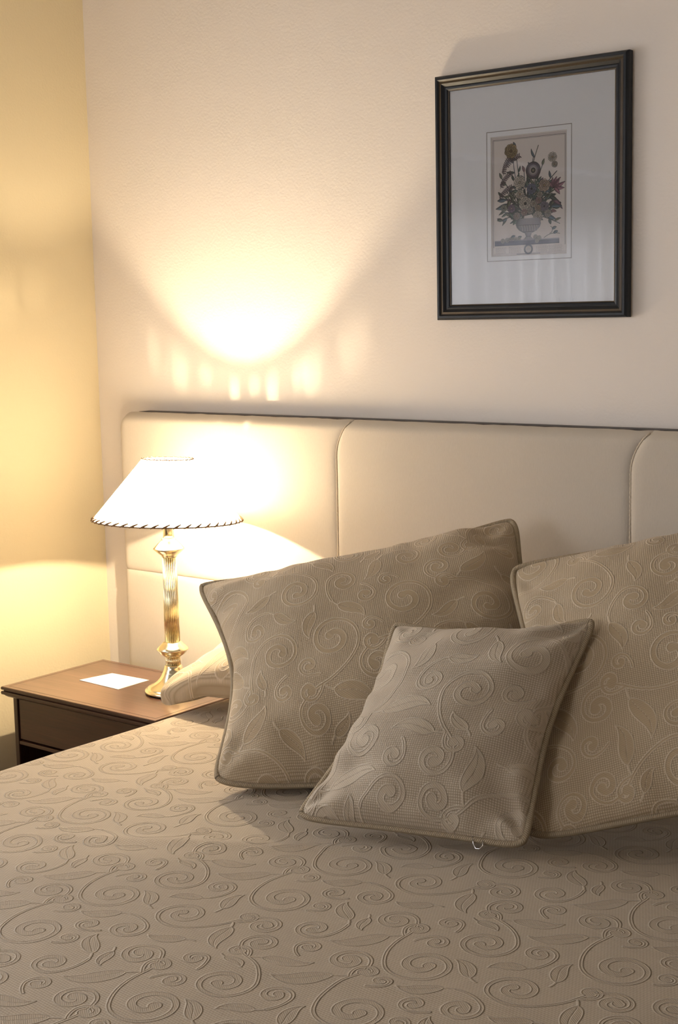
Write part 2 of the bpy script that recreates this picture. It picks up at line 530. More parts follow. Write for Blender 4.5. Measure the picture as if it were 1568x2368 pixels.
# ------------------------------------------------------------------ botanical print (flat artwork, painted by code): a generic vase of flowers
def paint_print():
    W, H = 560, 764
    rng = random.Random(11)
    img = np.zeros((H, W, 3), np.float32)
    img[:] = (0.84, 0.77, 0.73)
    yy, xx = np.mgrid[0:H, 0:W]
    m = (xx > 16) & (xx < W - 18) & (yy > 24) & (yy < H - 22)
    img[m] = (0.89, 0.82, 0.77)
    def stamp(x, y, r, c, a=1.0):
        x0, x1 = max(0, int(x - r - 2)), min(W, int(x + r + 3))
        y0, y1 = max(0, int(y - r - 2)), min(H, int(y + r + 3))
        if x0 >= x1 or y0 >= y1:
            return
        d = np.hypot(np.arange(x0, x1)[None, :] - x, np.arange(y0, y1)[:, None] - y)
        k = (np.clip(r + .5 - d, 0, 1) * a)[..., None]
        img[y0:y1, x0:x1] = img[y0:y1, x0:x1] * (1 - k) + np.array(c, np.float32) * k
    def stroke(P, Wd, c, a=1.0):
        for i in range(len(P) - 1):
            (ax, ay), (bx, by) = P[i], P[i + 1]
            n = max(1, int(math.hypot(bx - ax, by - ay) / max(.8, .4 * min(Wd[i], Wd[i + 1]))))
            for k in range(n):
                t = k / n
                stamp(ax + (bx - ax) * t, ay + (by - ay) * t, Wd[i] + (Wd[i + 1] - Wd[i]) * t, c, a)
    def curve(x, y, h, L, bend, n=16):
        P = []
        for i in range(n + 1):
            P.append((x, y)); x += math.cos(h) * L / n; y += math.sin(h) * L / n; h += bend / n
        return P
    INK = (0.10, 0.09, 0.12)
    GR = [(0.16, 0.21, 0.20), (0.20, 0.27, 0.25), (0.26, 0.33, 0.29), (0.22, 0.30, 0.36), (0.30, 0.32, 0.25)]
    def leaf(x, y, h, L, w, bend, c):
        P = curve(x, y, h, L, bend)
        n = len(P)
        Wd = [max(.4, w * math.sin(math.pi * (i / (n - 1)) ** .8)) for i in range(n)]
        stroke(P, [a + 1.3 for a in Wd], INK)
        stroke(P, Wd, c)
        stroke([(p[0] + w * .25, p[1] + w * .2) for p in P], [a * .38 for a in Wd], tuple(min(1, v * 1.7) for v in c), .7)
        stroke(P, [.5] * n, INK, .8)
    def rosette(x, y, R, c, cc, n=9, layers=3):
        for l in range(layers):
            r = R * (1 - l / layers * .75)
            for i in range(n):
                a = 2 * math.pi * (i + .5 * l) / n + rng.uniform(-.15, .15)
                px, py, pr = x + math.cos(a) * r * .66, y + math.sin(a) * r * .6, r * .38
                stamp(px, py, pr + 1.4, INK, .9)
                k = rng.uniform(.82, 1.05)
                stamp(px, py, pr, tuple(v * k for v in c))
                stroke([(x + math.cos(a) * r * .4, y + math.sin(a) * r * .4), (x + math.cos(a) * r * .9, y + math.sin(a) * r * .85)], [.5, .5], INK, .6)
        stamp(x, y, R * .2 + 1, INK); stamp(x, y, R * .17, cc)
    # rules around the sheet
    for x0, w in ((16, 2), (22, 1)):
        img[24:H - 60, x0:x0 + w] = (.22, .2, .22); img[24:H - 60, W - x0 - w:W - x0] = (.22, .2, .22)
    img[24:26, 16:W - 16] = (.2, .18, .2); img[30:31, 22:W - 22] = (.25, .23, .25)
    cx = 276
    # stems and leaves
    for i in range(40):
        a = math.radians(-90 + (i - 19.5) * 5.0 + rng.uniform(-5, 5))
        L = (rng.uniform(330, 455) if i % 2 else rng.uniform(220, 340)) * (1 - .45 * abs(math.cos(a)))
        P = curve(cx + rng.uniform(-45, 45), 500, a, L, rng.uniform(-.5, .5), 22)
        stroke(P, [2.2] * len(P), INK); stroke(P, [1.3] * len(P), GR[i % 5])
        for k in range(6, 22, 4):
            s = 1 if (k // 4) % 2 else -1
            leaf(*P[k], a + s * rng.uniform(.6, 1.1), rng.uniform(34, 62), rng.uniform(6, 10), s * rng.uniform(-.9, .3), GR[rng.randrange(5)])
        if rng.random() < .5:
            leaf(*P[-1], a, 40, 8, rng.uniform(-.6, .6), rng.choice(GR + [(0.42, 0.27, 0.29), (0.36, 0.26, 0.32)]))
    # feathery purple sprays, left and right
    for (x, y, h) in ((70, 330, -1.2), (92, 250, -1.5), (60, 400, -1.0), (110, 200, -.9)):
        P = curve(x, y, h, 120, .7, 20)
        stroke(P, [1.2] * len(P), (.25, .2, .22))
        for p in P[2::2]:
            for s in (-1, 1):
                leaf(p[0], p[1], h + .3 + s * 1.0, 20, 2.6, .3, (.42, .28, .33))
    for i in range(8):
        leaf(462, 350, -2.4 + i * .42, rng.uniform(58, 86), 11, rng.uniform(-.7, .7), (.47, .27, .33))
    leaf(440, 410, .5, 110, 14, .5, (.34, .22, .29)); leaf(120, 430, 2.6, 90, 14, .5, (.25, .33, .36))
    for i in range(16):
        leaf(rng.uniform(90, 450), rng.uniform(400, 530), rng.uniform(-.4, 3.5), rng.uniform(50, 80), 12, rng.uniform(-.6, .6), rng.choice(GR))
    CREAM, PINK, GOLD, BLUE = (.80, .73, .64), (.76, .56, .53), (.64, .50, .30), (.42, .44, .58)
    for x, y, R, c, cc in [(150, 100, 46, GOLD, (.4, .28, .15)), (212, 300, 42, CREAM, (.6, .55, .4)), (392, 330, 40, (.74, .60, .50), GOLD),
                           (215, 375, 30, CREAM, GOLD), (450, 160, 30, CREAM, GOLD), (466, 206, 20, CREAM, GOLD), (300, 345, 34, BLUE, INK),
                           (254, 435, 46, CREAM, INK), (318, 440, 24, (.80, .72, .6), GOLD), (352, 420, 22, PINK, GOLD), (392, 460, 32, (.52, .45, .54), INK),
                           (345, 470, 22, (.76, .62, .48), GOLD), (290, 480, 22, CREAM, GOLD), (246, 490, 22, PINK, CREAM), (345, 520, 34, CREAM, (.6, .5, .4)),
                           (190, 510, 24, (.80, .66, .6), GOLD), (152, 460, 26, (.56, .42, .55), PINK), (418, 505, 24, CREAM, GREEN if False else (.5, .5, .4)),
                           (95, 455, 22, (.62, .62, .50), INK), (360, 385, 20, CREAM, GOLD)]:
        rosette(x, y, R, c, cc)
    # the dark disc flower
    for r, c in ((54, INK), (50, (.24, .19, .24)), (34, (.50, .44, .48)), (24, (.66, .60, .56)), (17, (.2, .17, .18)), (8, (.5, .45, .35))):
        stamp(312, 232, r, c)
    for i in range(40):
        a = i * math.pi / 20
        stroke([(312 + 30 * math.cos(a), 232 + 30 * math.sin(a)), (312 + 53 * math.cos(a), 232 + 53 * math.sin(a))], [.9, .5], (.5, .42, .48), .7)
    # vase
    prof = [(78, 528), (88, 545), (92, 565), (84, 585), (66, 602), (44, 614), (24, 622), (20, 634), (16, 640), (26, 652), (40, 660), (48, 666)]
    for i in range(len(prof) - 1):
        (ra, ya), (rb, yb) = prof[i], prof[i + 1]
        for y in range(ya, yb):
            r = ra + (rb - ra) * (y - ya) / (yb - ya)
            xs = np.arange(int(cx - r), int(cx + r) + 1)
            t = (xs - cx) / r
            sh = .34 + .30 * np.sqrt(np.clip(1 - (t - .25) ** 2 * .8, 0, 1)) + .05 * np.sin(xs * 1.1)
            img[y, xs] = np.stack([sh * .98, sh * .93, sh * .97], -1)
    for i in range(7):
        P = curve(cx - 54 + i * 18, 572, 1.2, 36, .5, 8)
        stroke(P, [1.3] * 9, INK, .8); stroke([(p[0] + 3, p[1]) for p in P], [2.0] * 9, (.80, .74, .70), .7)
    for y in (570, 612, 641):
        stroke([(cx - 80 + (y - 570) * .9, y), (cx + 80 - (y - 570) * .9, y)], [1.2, 1.2], INK, .7)
    # ledge
    img[664:690, 26:500] = (.36, .34, .45); img[660:666, 26:500] = (.62, .58, .62); img[690:694, 26:500] = (.2, .19, .26)
    for i in range(60):
        x = rng.uniform(30, 495); y = rng.uniform(667, 688)
        stroke([(x, y), (min(498, x + rng.uniform(10, 40)), y)], [.6, .6], (.22, .21, .3), .6)
    for x, y in ((86, 664), (118, 660), (328, 648), (354, 655), (338, 672)):
        for r, c in ((20, INK), (18, (.72, .68, .62)), (12, INK), (9, (.80, .75, .66)), (4, INK)):
            stamp(x, y, r * .8, c)
    for P in (curve(120, 668, -.9, 60, .9), curve(160, 655, -.3, 60, .8), curve(390, 655, -.6, 120, .9), curve(430, 630, -.2, 60, -2.6)):
        stroke(P, [1.4] * len(P), (.2, .22, .2))
        leaf(*P[10], -.6, 32, 8, .5, GR[3])
    for i in range(4):
        rosette(140 + i * 22, 654, 12, CREAM, GOLD, 5, 1)
    # caption columns of tiny script and the little cartouche
    for colx, w in ((34, 78), (132, 92), (330, 86), (424, 96)):
        for r in range(8):
            y = 703 + r * 5.4
            x = colx
            while x < colx + w - 4:
                l = rng.uniform(5, 14)
                P = [(x + t, y + 1.1 * math.sin((x + t) * 1.7)) for t in np.arange(0, l, 1.2)]
                stroke(P, [.45] * len(P), (.42, .38, .38), .75)
                x += l + 3
    for r, c in ((31, (.36, .36, .45)), (25, (.82, .76, .70))):
        stamp(276, 722, r, c)
    for i in range(16):
        a = i * math.pi / 8
        leaf(276 + 25 * math.cos(a), 722 + 25 * math.sin(a), a + 1.2, 14, 3.5, .4, (.33, .34, .43))
    stroke([(262, 722), (290, 722)], [.6, .6], (.4, .36, .4))
    stroke([(190, 750), (362, 750)], [1.6, 1.6], (.35, .33, .36))
    grey = img.mean(-1, keepdims=True)
    img = grey + (img - grey) * .62
    return img[::-1].copy()

PRINT = make_image('flower_print', paint_print(), False)
def print_mat():
    g = NT('printed_paper')
    uv = g.n('ShaderNodeUVMap').outputs[0]
    tx = g.n('ShaderNodeTexImage', image=PRINT, interpolation='Cubic')
    g.l(uv, tx.inputs[0])
    g.principled(tx.outputs[0], 0.7, 0, 0.3)
    return g.m
M_PRINT = print_mat()

# ------------------------------------------------------------------ room shell
struct(box('floor', M_CARPET, -0.2, RX + .1, RY - .2, 0.1, -0.1, 0.0))
struct(box('ceiling', M_CEIL, -0.2, RX + .1, RY - .2, 0.1, RZ, RZ + 0.1))
struct(box('wall_back', M_BACK, -0.2, RX + .1, 0.0, 0.1, 0.0, RZ))
struct(box('wall_right', M_BACK, RX, RX + .1, RY, 0.0, 0.0, RZ))
def to_left(a, d, z):        # along the wall, distance into the room, height
    return (d, a, z)
def to_front(a, d, z):
    return (a, RY + d, z)
def wbox(bm, f, a0, a1, d0, d1, z0, z1, bev=0.0):
    p, q = f(a0, d0, z0), f(a1, d1, z1)
    bm_box(bm, min(p[0], q[0]), max(p[0], q[0]), min(p[1], q[1]), max(p[1], q[1]), z0, z1, bev)
def wall_with_window(name, f, lo, hi, w, mat, n):
    bm = bmesh.new()
    for a0, a1, z0, z1 in ((lo, w[0], 0, RZ), (w[1], hi, 0, RZ), (w[0], w[1], 0, w[2]), (w[0], w[1], w[3], RZ)):
        wbox(bm, f, a0, a1, -0.2, 0.0, z0, z1)
    struct(bm_link(name, bm, mat))
    am = (w[0] + w[1]) / 2
    win = struct(empty('window_%d' % n, f(am, -0.13, w[2])))
    bm = bmesh.new()
    for a0, a1, z0, z1 in ((w[0], w[0] + .05, w[2], w[3]), (w[1] - .05, w[1], w[2], w[3]), (w[0] + .05, w[1] - .05, w[2], w[2] + .05), (w[0] + .05, w[1] - .05, w[3] - .05, w[3]), (am - .02, am + .02, w[2] + .05, w[3] - .05)):
        wbox(bm, f, a0, a1, -0.16, -0.11, z0, z1)
    bm_link('window_frame', bm, M_WHITE, win)
    for a0, a1 in ((w[0] + .05, am - .02), (am + .02, w[1] - .05)):
        bm = bmesh.new()
        wbox(bm, f, a0, a1, -0.138, -0.134, w[2] + .05, w[3] - .05)
        bm_link('pane', bm, M_PANE, win)
def curtain(f, w, label):
    am = (w[0] + w[1]) / 2
    cur = tag(empty('sheer_curtain', f(am, 0.08, 0.0)), label, 'curtain')
    nv, nh = 220, 6
    ya, yb, za, zb = w[0] - .12, w[1] + .12, w[2] - .2, w[3] + .2
    vv = []
    for j in range(nh + 1):
        for i in range(nv + 1):
            a = ya + (yb - ya) * i / nv
            vv.append(f(a, 0.075 + 0.022 * math.sin(a * 52 + .6 * math.sin(a * 9)) * (0.7 + .3 * j / nh), zb + (za - zb) * j / nh))
    ff = [(j * (nv + 1) + i, j * (nv + 1) + i + 1, (j + 1) * (nv + 1) + i + 1, (j + 1) * (nv + 1) + i) for j in range(nh) for i in range(nv)]
    link('cloth', vv, ff, M_CURTAIN, cur, True)
    v_, f_, u_ = tube_data([f(ya - .08, 0.075, zb + .005), f(yb + .08, 0.075, zb + .005)], 0.011, 12)
    link('curtain_rod', v_, f_, M_WHITE, cur, True)
    for y in (ya - .05, yb + .05):
        v_, f_, u_ = tube_data([f(y, 0.0, zb + .005), f(y, 0.075, zb + .005)], 0.006, 8)
        link('rod_bracket', v_, f_, M_WHITE, cur, True)
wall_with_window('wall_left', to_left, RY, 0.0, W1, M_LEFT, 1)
wall_with_window('wall_front', to_front, -0.2, RX + .1, W_FILL, M_BACK, 2)  # the window here is added, unseen, as a source of fill light
curtain(to_left, W1, 'sheer white curtain hanging in soft folds over the left wall window')
curtain(to_front, W_FILL, 'sheer white curtain hanging in soft folds over the added front fill window')
# baseboards
struct(box('baseboard_back', M_WHITE, 0.0, RX, -0.018, 0.0, 0.0, 0.10, bev=0.003))
struct(box('baseboard_left', M_WHITE, 0.0, 0.018, RY, -0.018, 0.0, 0.10, bev=0.003))

# ------------------------------------------------------------------ bed, bedspread, headboard
ZB = 0.63
BX0, BX1, BY0, BY1 = 0.683, 2.505, -2.12, -0.115
bed = tag(empty('bed', ((BX0 + BX1) / 2, -1.1, 0)), 'wide bed frame and mattress hidden under the beige bedspread', 'bed')
box('mattress', M_MATT, BX0 + .065, BX1 - .065, BY0 + .065, BY1 - .02, 0.33, ZB - .03, bed, 0.05, 4)
box('bed_base', M_MATT, BX0 + .10, BX1 - .10, BY0 + .10, BY1 - .02, 0.10, 0.33, bed, 0.01)
for x in (BX0 + .12, BX1 - .12):
    for y in (BY0 + .12, BY1 - .12):
        lathe('leg', [(0.0, 0.0), (0.022, 0.0), (0.028, 0.10), (0.0, 0.10)], M_MAHOG_V, bed, (x, y), 20)

def spread():
    r = 0.05
    drop = 0.50
    def prof(a, lo, hi):
        # arclength coordinate -> (position, drop)
        if a < lo + r:
            s = lo + r - a
            q = r * math.pi / 2
            if s < q:
                t = s / r
                return lo + r - r * math.sin(t), r - r * math.cos(t)
            return lo - 0.015 * (1 - math.exp(-(s - q) * 8)), r + (s - q)
        if a > hi - r:
            p, d = prof(-a, -hi, 1e9)
            return -p, d
        return a, 0.0
    q = r * math.pi / 2 - r
    As = list(np.concatenate([np.linspace(BX0 - drop, BX0 - .03, 14), np.linspace(BX0 - .028, BX0 + r, 14)[:-1], np.linspace(BX0 + r, BX1 - r, 150), np.linspace(BX1 - r, BX1 + .028, 12)[1:], np.linspace(BX1 + .03, BX1 + drop, 14)]))
    Bs = list(np.concatenate([np.linspace(BY0 - drop, BY0 - .03, 14), np.linspace(BY0 - .028, BY0 + r, 12)[:-1], np.linspace(BY0 + r, BY1, 150)]))
    V, UV = [], []
    for b in Bs:
        y, dy = prof(b, BY0, 1e9)
        y_row = y
        for a in As:
            y = y_row
            x, dx = prof(a, BX0, BX1)
            d = max(dx, dy)
            z = ZB - d
            n1 = noise.noise(Vector((x * 2.2, y * 2.2, 0.3)))
            n2 = noise.noise(Vector((x * 6 + y * 3, y * 5 - x * 2, 1.7)))
            # long shallow creases running across the bed
            c1 = (x - 1.25) * 0.55 - (y + 1.02)
            ridge = 0.0045 * math.exp(-(c1 / 0.018) ** 2) * math.exp(-((x - 1.35) / .33) ** 2)
            c2 = (x - 1.75) * 0.35 - (y + 1.25)
            ridge += 0.003 * math.exp(-(c2 / 0.022) ** 2) * math.exp(-((x - 1.7) / .3) ** 2)
            k = max(0.0, 1 - d / .05)
            z += (0.004 * n1 + 0.0018 * n2 + ridge) * k - .004
            if d > .04:
                w = min(1, (d - .04) / .3) * .012
                if dx >= dy:
                    x += w * math.sin(y * 21 + 2 * n1)
                else:
                    y += w * math.sin(x * 21 + 2 * n1)
            V.append((x, y, z)); UV.append((a, b))
    na, nb = len(As), len(Bs)
    Fc = [(j * na + i, j * na + i + 1, (j + 1) * na + i + 1, (j + 1) * na + i) for j in range(nb - 1) for i in range(na - 1)]
    return link('bedspread', V, Fc, M_SPREAD, None, True, UV)
tag(spread(), 'beige woven bedspread with raised scroll and leaf pattern spread over the bed', 'bedspread')

# headboard
HB_T = 1.236
HB_SEAM = [0.134, 0.852, 1.585, 2.32, 3.03]
HB_MID = 0.828
hb = tag(empty('headboard', (1.594, -0.05, 0.0)), 'cream upholstered headboard in tall stitched panels with dark top edge against the wall', 'headboard')
box('backing_board', M_BOARD, 0.192, 2.99, -0.044, -0.002, 0.0, HB_T + .001, hb, 0.002)
def hb_left(i, z):
    x = HB_SEAM[i]
    t = (z - (HB_T - 0.085)) / 0.085
    if i == 0:
        d = z - (HB_T - 0.045)
        return x + (0.045 - math.sqrt(max(0, .045 ** 2 - d * d)) if d > 0 else 0) - 0.004 + max(0, (HB_T - .1 - z)) * 0.0
    if i == 4:
        d = z - (HB_T - 0.045)
        return x - (0.045 - math.sqrt(max(0, .045 ** 2 - d * d)) if d > 0 else 0)
    return x + (0.040 * t ** 2.1 if t > 0 else 0)
def hb_panel(i, z0, z1, upper):
    ns, nz = 46, 44
    V = []
    zs = [z0 + (z1 - z0) * (0.5 - 0.5 * math.cos(math.pi * j / nz)) for j in range(nz + 1)]
    for j, z in enumerate(zs):
        xl, xr = hb_left(i, z), hb_left(i + 1, z)
        for k in range(ns + 1):
            s = 0.5 - 0.5 * math.cos(math.pi * k / ns)
            x = xl + (xr - xl) * s
            zz = z
            if upper and j == nz:
                zz += 0.0016 * noise.noise(Vector((x * 28, i, 0)))
            dl, dr, db, dt = x - xl, xr - x, z - z0, z1 - z
            lf = 0.025 if i == 0 else 0.012
            rf = 0.025 if i == 3 else 0.010
            rec = 0.007 * math.exp(-dl / 0.006) + 0.006 * math.exp(-dr / 0.007)
            if i == 0:
                rec = 0.024 * max(0, 1 - dl / .03) ** 2 + 0.005 * math.exp(-dr / .007)
            if i == 3:
                rec = 0.024 * max(0, 1 - dr / .03) ** 2 + 0.007 * math.exp(-dl / .006)
            rec += (0.020 * max(0, 1 - dt / 0.022) ** 2) if upper else 0.004 * math.exp(-dt / .005)
            if upper:
                rec += 0.004 * math.exp(-db / .005)
            y = -0.070 + min(rec, 0.024) + 0.0016 * noise.noise(Vector((x * 4, z * 4, i))) - 0.004 * math.sin(math.pi * s) * math.sin(math.pi * j / nz)
            V.append((x, y, zz))
    Fc = [(j * (ns + 1) + k, j * (ns + 1) + k + 1, (j + 1) * (ns + 1) + k + 1, (j + 1) * (ns + 1) + k) for j in range(nz) for k in range(ns)]
    # give the panel its sides: extrude the rim back to the board
    rim = [k for k in range(ns + 1)] + [(j) * (ns + 1) + ns for j in range(1, nz + 1)] + [nz * (ns + 1) + k for k in range(ns - 1, -1, -1)] + [j * (ns + 1) for j in range(nz - 1, 0, -1)]
    b0 = len(V)
    for q in rim:
        V.append((V[q][0], -0.0443, V[q][2]))
    m = len(rim)
    for q in range(m):
        Fc.append((rim[(q + 1) % m], rim[q], b0 + q, b0 + (q + 1) % m))
    return link('upholstered_panel', V, Fc, M_UPH, hb, True)
for i in range(4):
    hb_panel(i, HB_MID, HB_T, True)
    hb_panel(i, 0.10, HB_MID, False)
for i in (1, 2, 3):
    pts = []
    for j in range(120):
        z = HB_MID + (HB_T - .004 - HB_MID) * j / 119
        pts.append((hb_left(i, z), -0.0648 + (0.014 * max(0, 1 - (HB_T - z) / .02) ** 2), z))
    rad = [0.0021 + 0.0006 * math.sin(j * 2.4) for j in range(120)]
    v_, f_, u_ = tube_data(pts, rad, 6)
    link('seam_cord', v_, f_, M_UPH_SEAM, hb, True)

# ------------------------------------------------------------------ pillows
def pillow(name, label, TL, TR, BL, BR, Tf, Tb, mat, pinch=(.06, .06, .06, .06), seed=0, wr=1.0, pipe=0.0056, extra=None, uvs=1.0, cat='pillow', power=0.45, floorclamp=True, seamwave=0.006, NU=110, NV=84, round_=0.055, dents=(), fold=(0, 0, 0, 0), ear=0.55):
    TL, TR, BL, BR = map(Vector, (TL, TR, BL, BR))
    W = ((TR - TL).length + (BR - BL).length) / 2
    H = ((TL - BL).length + (TR - BR).length) / 2
    nrm = (TR - TL + BR - BL).cross(TL - BL + TR - BR).normalized()
    ctr = (TL + TR + BL + BR) / 4
    root = tag(empty(name, (ctr.x, ctr.y, min(BL.z, BR.z))), label, cat)
    def plan(s, t):
        c = (abs(s) ** 9) * (abs(t) ** 9)
        k = 1 - round_ * c
        px = pinch[0] * (1 - s) / 2 + pinch[1] * (1 + s) / 2
        pz = pinch[2] * (1 + t) / 2 + pinch[3] * (1 - t) / 2
        s2 = s * k * (1 - px * (1 - abs(t) ** 1.7) * abs(s) ** 1.5)
        t2 = t * k * (1 - pz * (1 - abs(s) ** 2.2) * abs(t) ** 1.5)
        return s2, t2
    def base(s, t):
        s2, t2 = plan(s, t)
        a, b = (s2 + 1) / 2, (t2 + 1) / 2
        p = (BL * (1 - a) + BR * a) * (1 - b) + (TL * (1 - a) + TR * a) * b
        w = noise.noise(Vector((s2 * 1.7 + seed, t2 * 1.7, seed * .37))) * seamwave
        if extra:
            p = p + extra(s, t, nrm)
        return p + nrm * w, s2, t2
    def thick(s, t, side, s2, t2):
        e = max(0.0, (1 - s * s)) * max(0.0, (1 - t * t))
        f = e ** power * (1 - ear * (s * s * t * t) ** 2)
        x, y = s2 * W / 2, t2 * H / 2
        h = Tf * f if side > 0 else Tb * (.65 + .9 * max(0.0, -t)) * e ** (power * .85)
        # broad lumps
        q = Vector((x * 5 + seed * 3.1, y * 5, side + seed))
        h += 0.010 * wr * noise.noise(q) * min(1, e * 3)
        h += 0.004 * wr * noise.noise(q * 2.7) * min(1, e * 5)
        # folds that run out of the four corners
        for sx in (-1, 1):
            for sy in (-1, 1):
                dx, dy = sx * W / 2 - x, sy * H / 2 - y
                d = math.hypot(dx, dy)
                an = math.atan2(dy * sy, dx * sx)
                am = 0.0085 * wr * math.exp(-d / 0.075) * min(1, e * 14)
                h += am * math.sin(an * 9 + seed + sx * 2 + sy + 9 * d)
        for (s0, t0, rx, ry, dep) in dents:
            if side > 0:
                h += dep * math.exp(-((x - s0 * W / 2) / rx) ** 2 - ((y - t0 * H / 2) / ry) ** 2)
        # soft pleats drawn in from each edge: left, right, top, bottom
        if side > 0:
            for fa, dd, al in ((fold[0], (s + 1) * W / 2, y), (fold[1], (1 - s) * W / 2, y), (fold[2], (1 - t) * H / 2, x), (fold[3], (t + 1) * H / 2, x)):
                if fa:
                    q2 = al + dd * .45
                    h += fa * math.exp(-dd / 0.085) * min(1, e * 5) * (math.sin(q2 * 62 + seed + 2.5 * noise.noise(Vector((al * 6, dd * 5, seed + 9)))) + .6 * noise.noise(Vector((q2 * 40, dd * 4, seed))))
        # gathers along the seams
        ds, dt = (1 - abs(s)) * W / 2, (1 - abs(t)) * H / 2
        g1 = 2.0 * math.sin(y * 118 + 4 * noise.noise(Vector((y * 9, seed, s)))) * math.exp(-ds / 0.06)
        g2 = math.sin(x * 95 + 4 * noise.noise(Vector((x * 9, seed + 5, t)))) * math.exp(-dt / 0.030)
        h += 0.0022 * wr * (g1 + g2) * min(1, e * 10)
        return h
    us = [math.sin(math.pi / 2 * (-1 + 2 * i / NU)) for i in range(NU + 1)]
    vs = [math.sin(math.pi / 2 * (-1 + 2 * j / NV)) for j in range(NV + 1)]
    lim = ZB + 0.004
    for side, nm in ((1, 'front_cover'), (-1, 'back_cover')):
        V, UV = [], []
        for t in vs:
            for s in us:
                p, s2, t2 = base(s, t)
                h = thick(s, t, side, s2, t2)
                if h < 0:
                    h = 0.0
                p = p + nrm * (h * side)
                if floorclamp and p.x > BX0 - .02 and p.z < lim:
                    p.z = lim
                if floorclamp and p.z < 0.607:
                    p.z = 0.607
                V.append(p); UV.append((s2 * W / 2 * uvs, t2 * H / 2 * uvs))
        n = NU + 1
        Fc = []
        for j in range(NV):
            for i in range(NU):
                q = (j * n + i, j * n + i + 1, (j + 1) * n + i + 1, (j + 1) * n + i)
                Fc.append(q if side > 0 else q[::-1])
        link(nm, V, Fc, mat, root, True, UV)
    if pipe:
        loop = []
        N1 = 70
        par = [-1 + 2 * i / N1 for i in range(N1)]
        par = [math.copysign(abs(x) ** .8, x) for x in par]
        seq = [(x, -1) for x in par] + [(1, x) for x in par] + [(-x, 1) for x in par] + [(-1, -x) for x in par]
        for s, t in seq:
            p, s2, t2 = base(s, t)
            if floorclamp and p.x > BX0 - .02 and p.z < lim + pipe * .5:
                p.z = lim + pipe * .5
            o = (p - ctr).normalized() * pipe * .5
            loop.append(p + o)
        v_, f_, u_ = tube_data(loop, pipe, 8, True, nrm)
        link('piping', v_, f_, M_PIPE, root, True, u_)
    return root, base, nrm

# pillow lying flat at the head end of the bed, drooping over the mattress edge
def bol_extra(s, t, n):
    dz = 0.0
    dz += 0.022 * max(0.0, -t) * min(1.0, max(0.0, (s + 1) / .25)) ** 2
    if s < -.55:
        k = (-.55 - s) / .45
        dz -= 0.024 * k * k * max(0, -t * .5 + .5)
    return Vector((0, 0, dz))
pillow('bed_pillow', 'flat pillow in bedspread fabric drooping over the mattress edge by the lamp', (0.672, -0.12, 0.750), (1.75, -0.12, 0.715), (0.630, -0.480, 0.655), (1.75, -0.28, 0.675),
       0.098, 0.018, M_PIL_D, (.03, .03, .03, .03), 3, 0.8, 0.0, bol_extra, power=0.30, NU=120, NV=60, round_=.10, ear=0.0)

def sag(s, t, n):
    # the bottom seam sinks towards the bed
    k = max(0.0, (-.35 - t) / .65) ** 2
    a = (s + 1) / 2
    return Vector((0, 0, -k * (0.13 * a) * .8))
P1, base1, n1 = pillow('pillow', 'large piped pillow with scroll pattern leaning nearest the lamp, tilted up to the right', (0.869, -0.555, 0.940), (1.394, -0.177, 1.071), (1.142, -0.812, 0.640), (1.669, -0.436, 0.772),
       0.100, 0.075, M_PIL_A, (.19, .10, .16, -.01), 1, 1.0, extra=sag, fold=(.012, .008, .002, .005),
       dents=((-.80, .55, .05, .03, -.012), (-.82, .05, .07, .025, -.010), (-.62, -.72, .06, .03, .010), (.80, .75, .035, .05, -.014), (.72, .1, .06, .12, .008)))
P2, base2, n2 = pillow('pillow', 'large piped pillow with scroll pattern at the right edge, behind the small cushion', (1.495, -0.378, 1.007), (2.049, -0.12, 1.149), (1.732, -0.724, 0.640), (2.286, -0.440, 0.810),
       0.078, 0.060, M_PIL_B, (.12, .08, .07, -.02), 2, 1.0, fold=(.005, .004, .002, .004), dents=((-.80, .80, .05, .03, -.010), (-.15, -.35, .18, .05, -.010)))
P3, base3, n3 = pillow('cushion', 'small square piped cushion with scroll relief in front of the two large pillows', (1.400, -0.602, 0.932), (1.746, -0.501, 0.963), (1.386, -0.868, 0.650), (1.766, -0.767, 0.650),
       0.086, 0.020, M_PIL_C, (.20, .13, .15, .03), 7, 1.2, cat='cushion', fold=(.003, .006, .003, .004),
       dents=((-.70, -.60, .045, .028, -.016), (-.55, -.86, .07, .02, .010), (.62, .22, .10, .018, -.010), (.55, .40, .10, .03, .007), (.70, -.78, .03, .05, -.010), (.05, -.80, .16, .014, -.006)))
# zip pull hanging from the cushion's bottom seam
p, _a, _b = base3(0.62, -1)
zp = [p + Vector((-0.010, -0.006, 0.004)), p + Vector((-0.004, -0.012, -0.006)), p + Vector((0.001, -0.014, -0.011)), p + Vector((0.007, -0.012, -0.011)), p + Vector((0.011, -0.009, -0.006)), p + Vector((0.009, -0.006, 0.0))]
zp = [Vector((q.x, q.y, max(q.z, ZB + .004))) for q in zp]
v_, f_, u_ = tube_data(zp, 0.0011, 8)
link('zip_pull', v_, f_, M_STEEL, P3, True)['label'] = 'small silver zip pull'

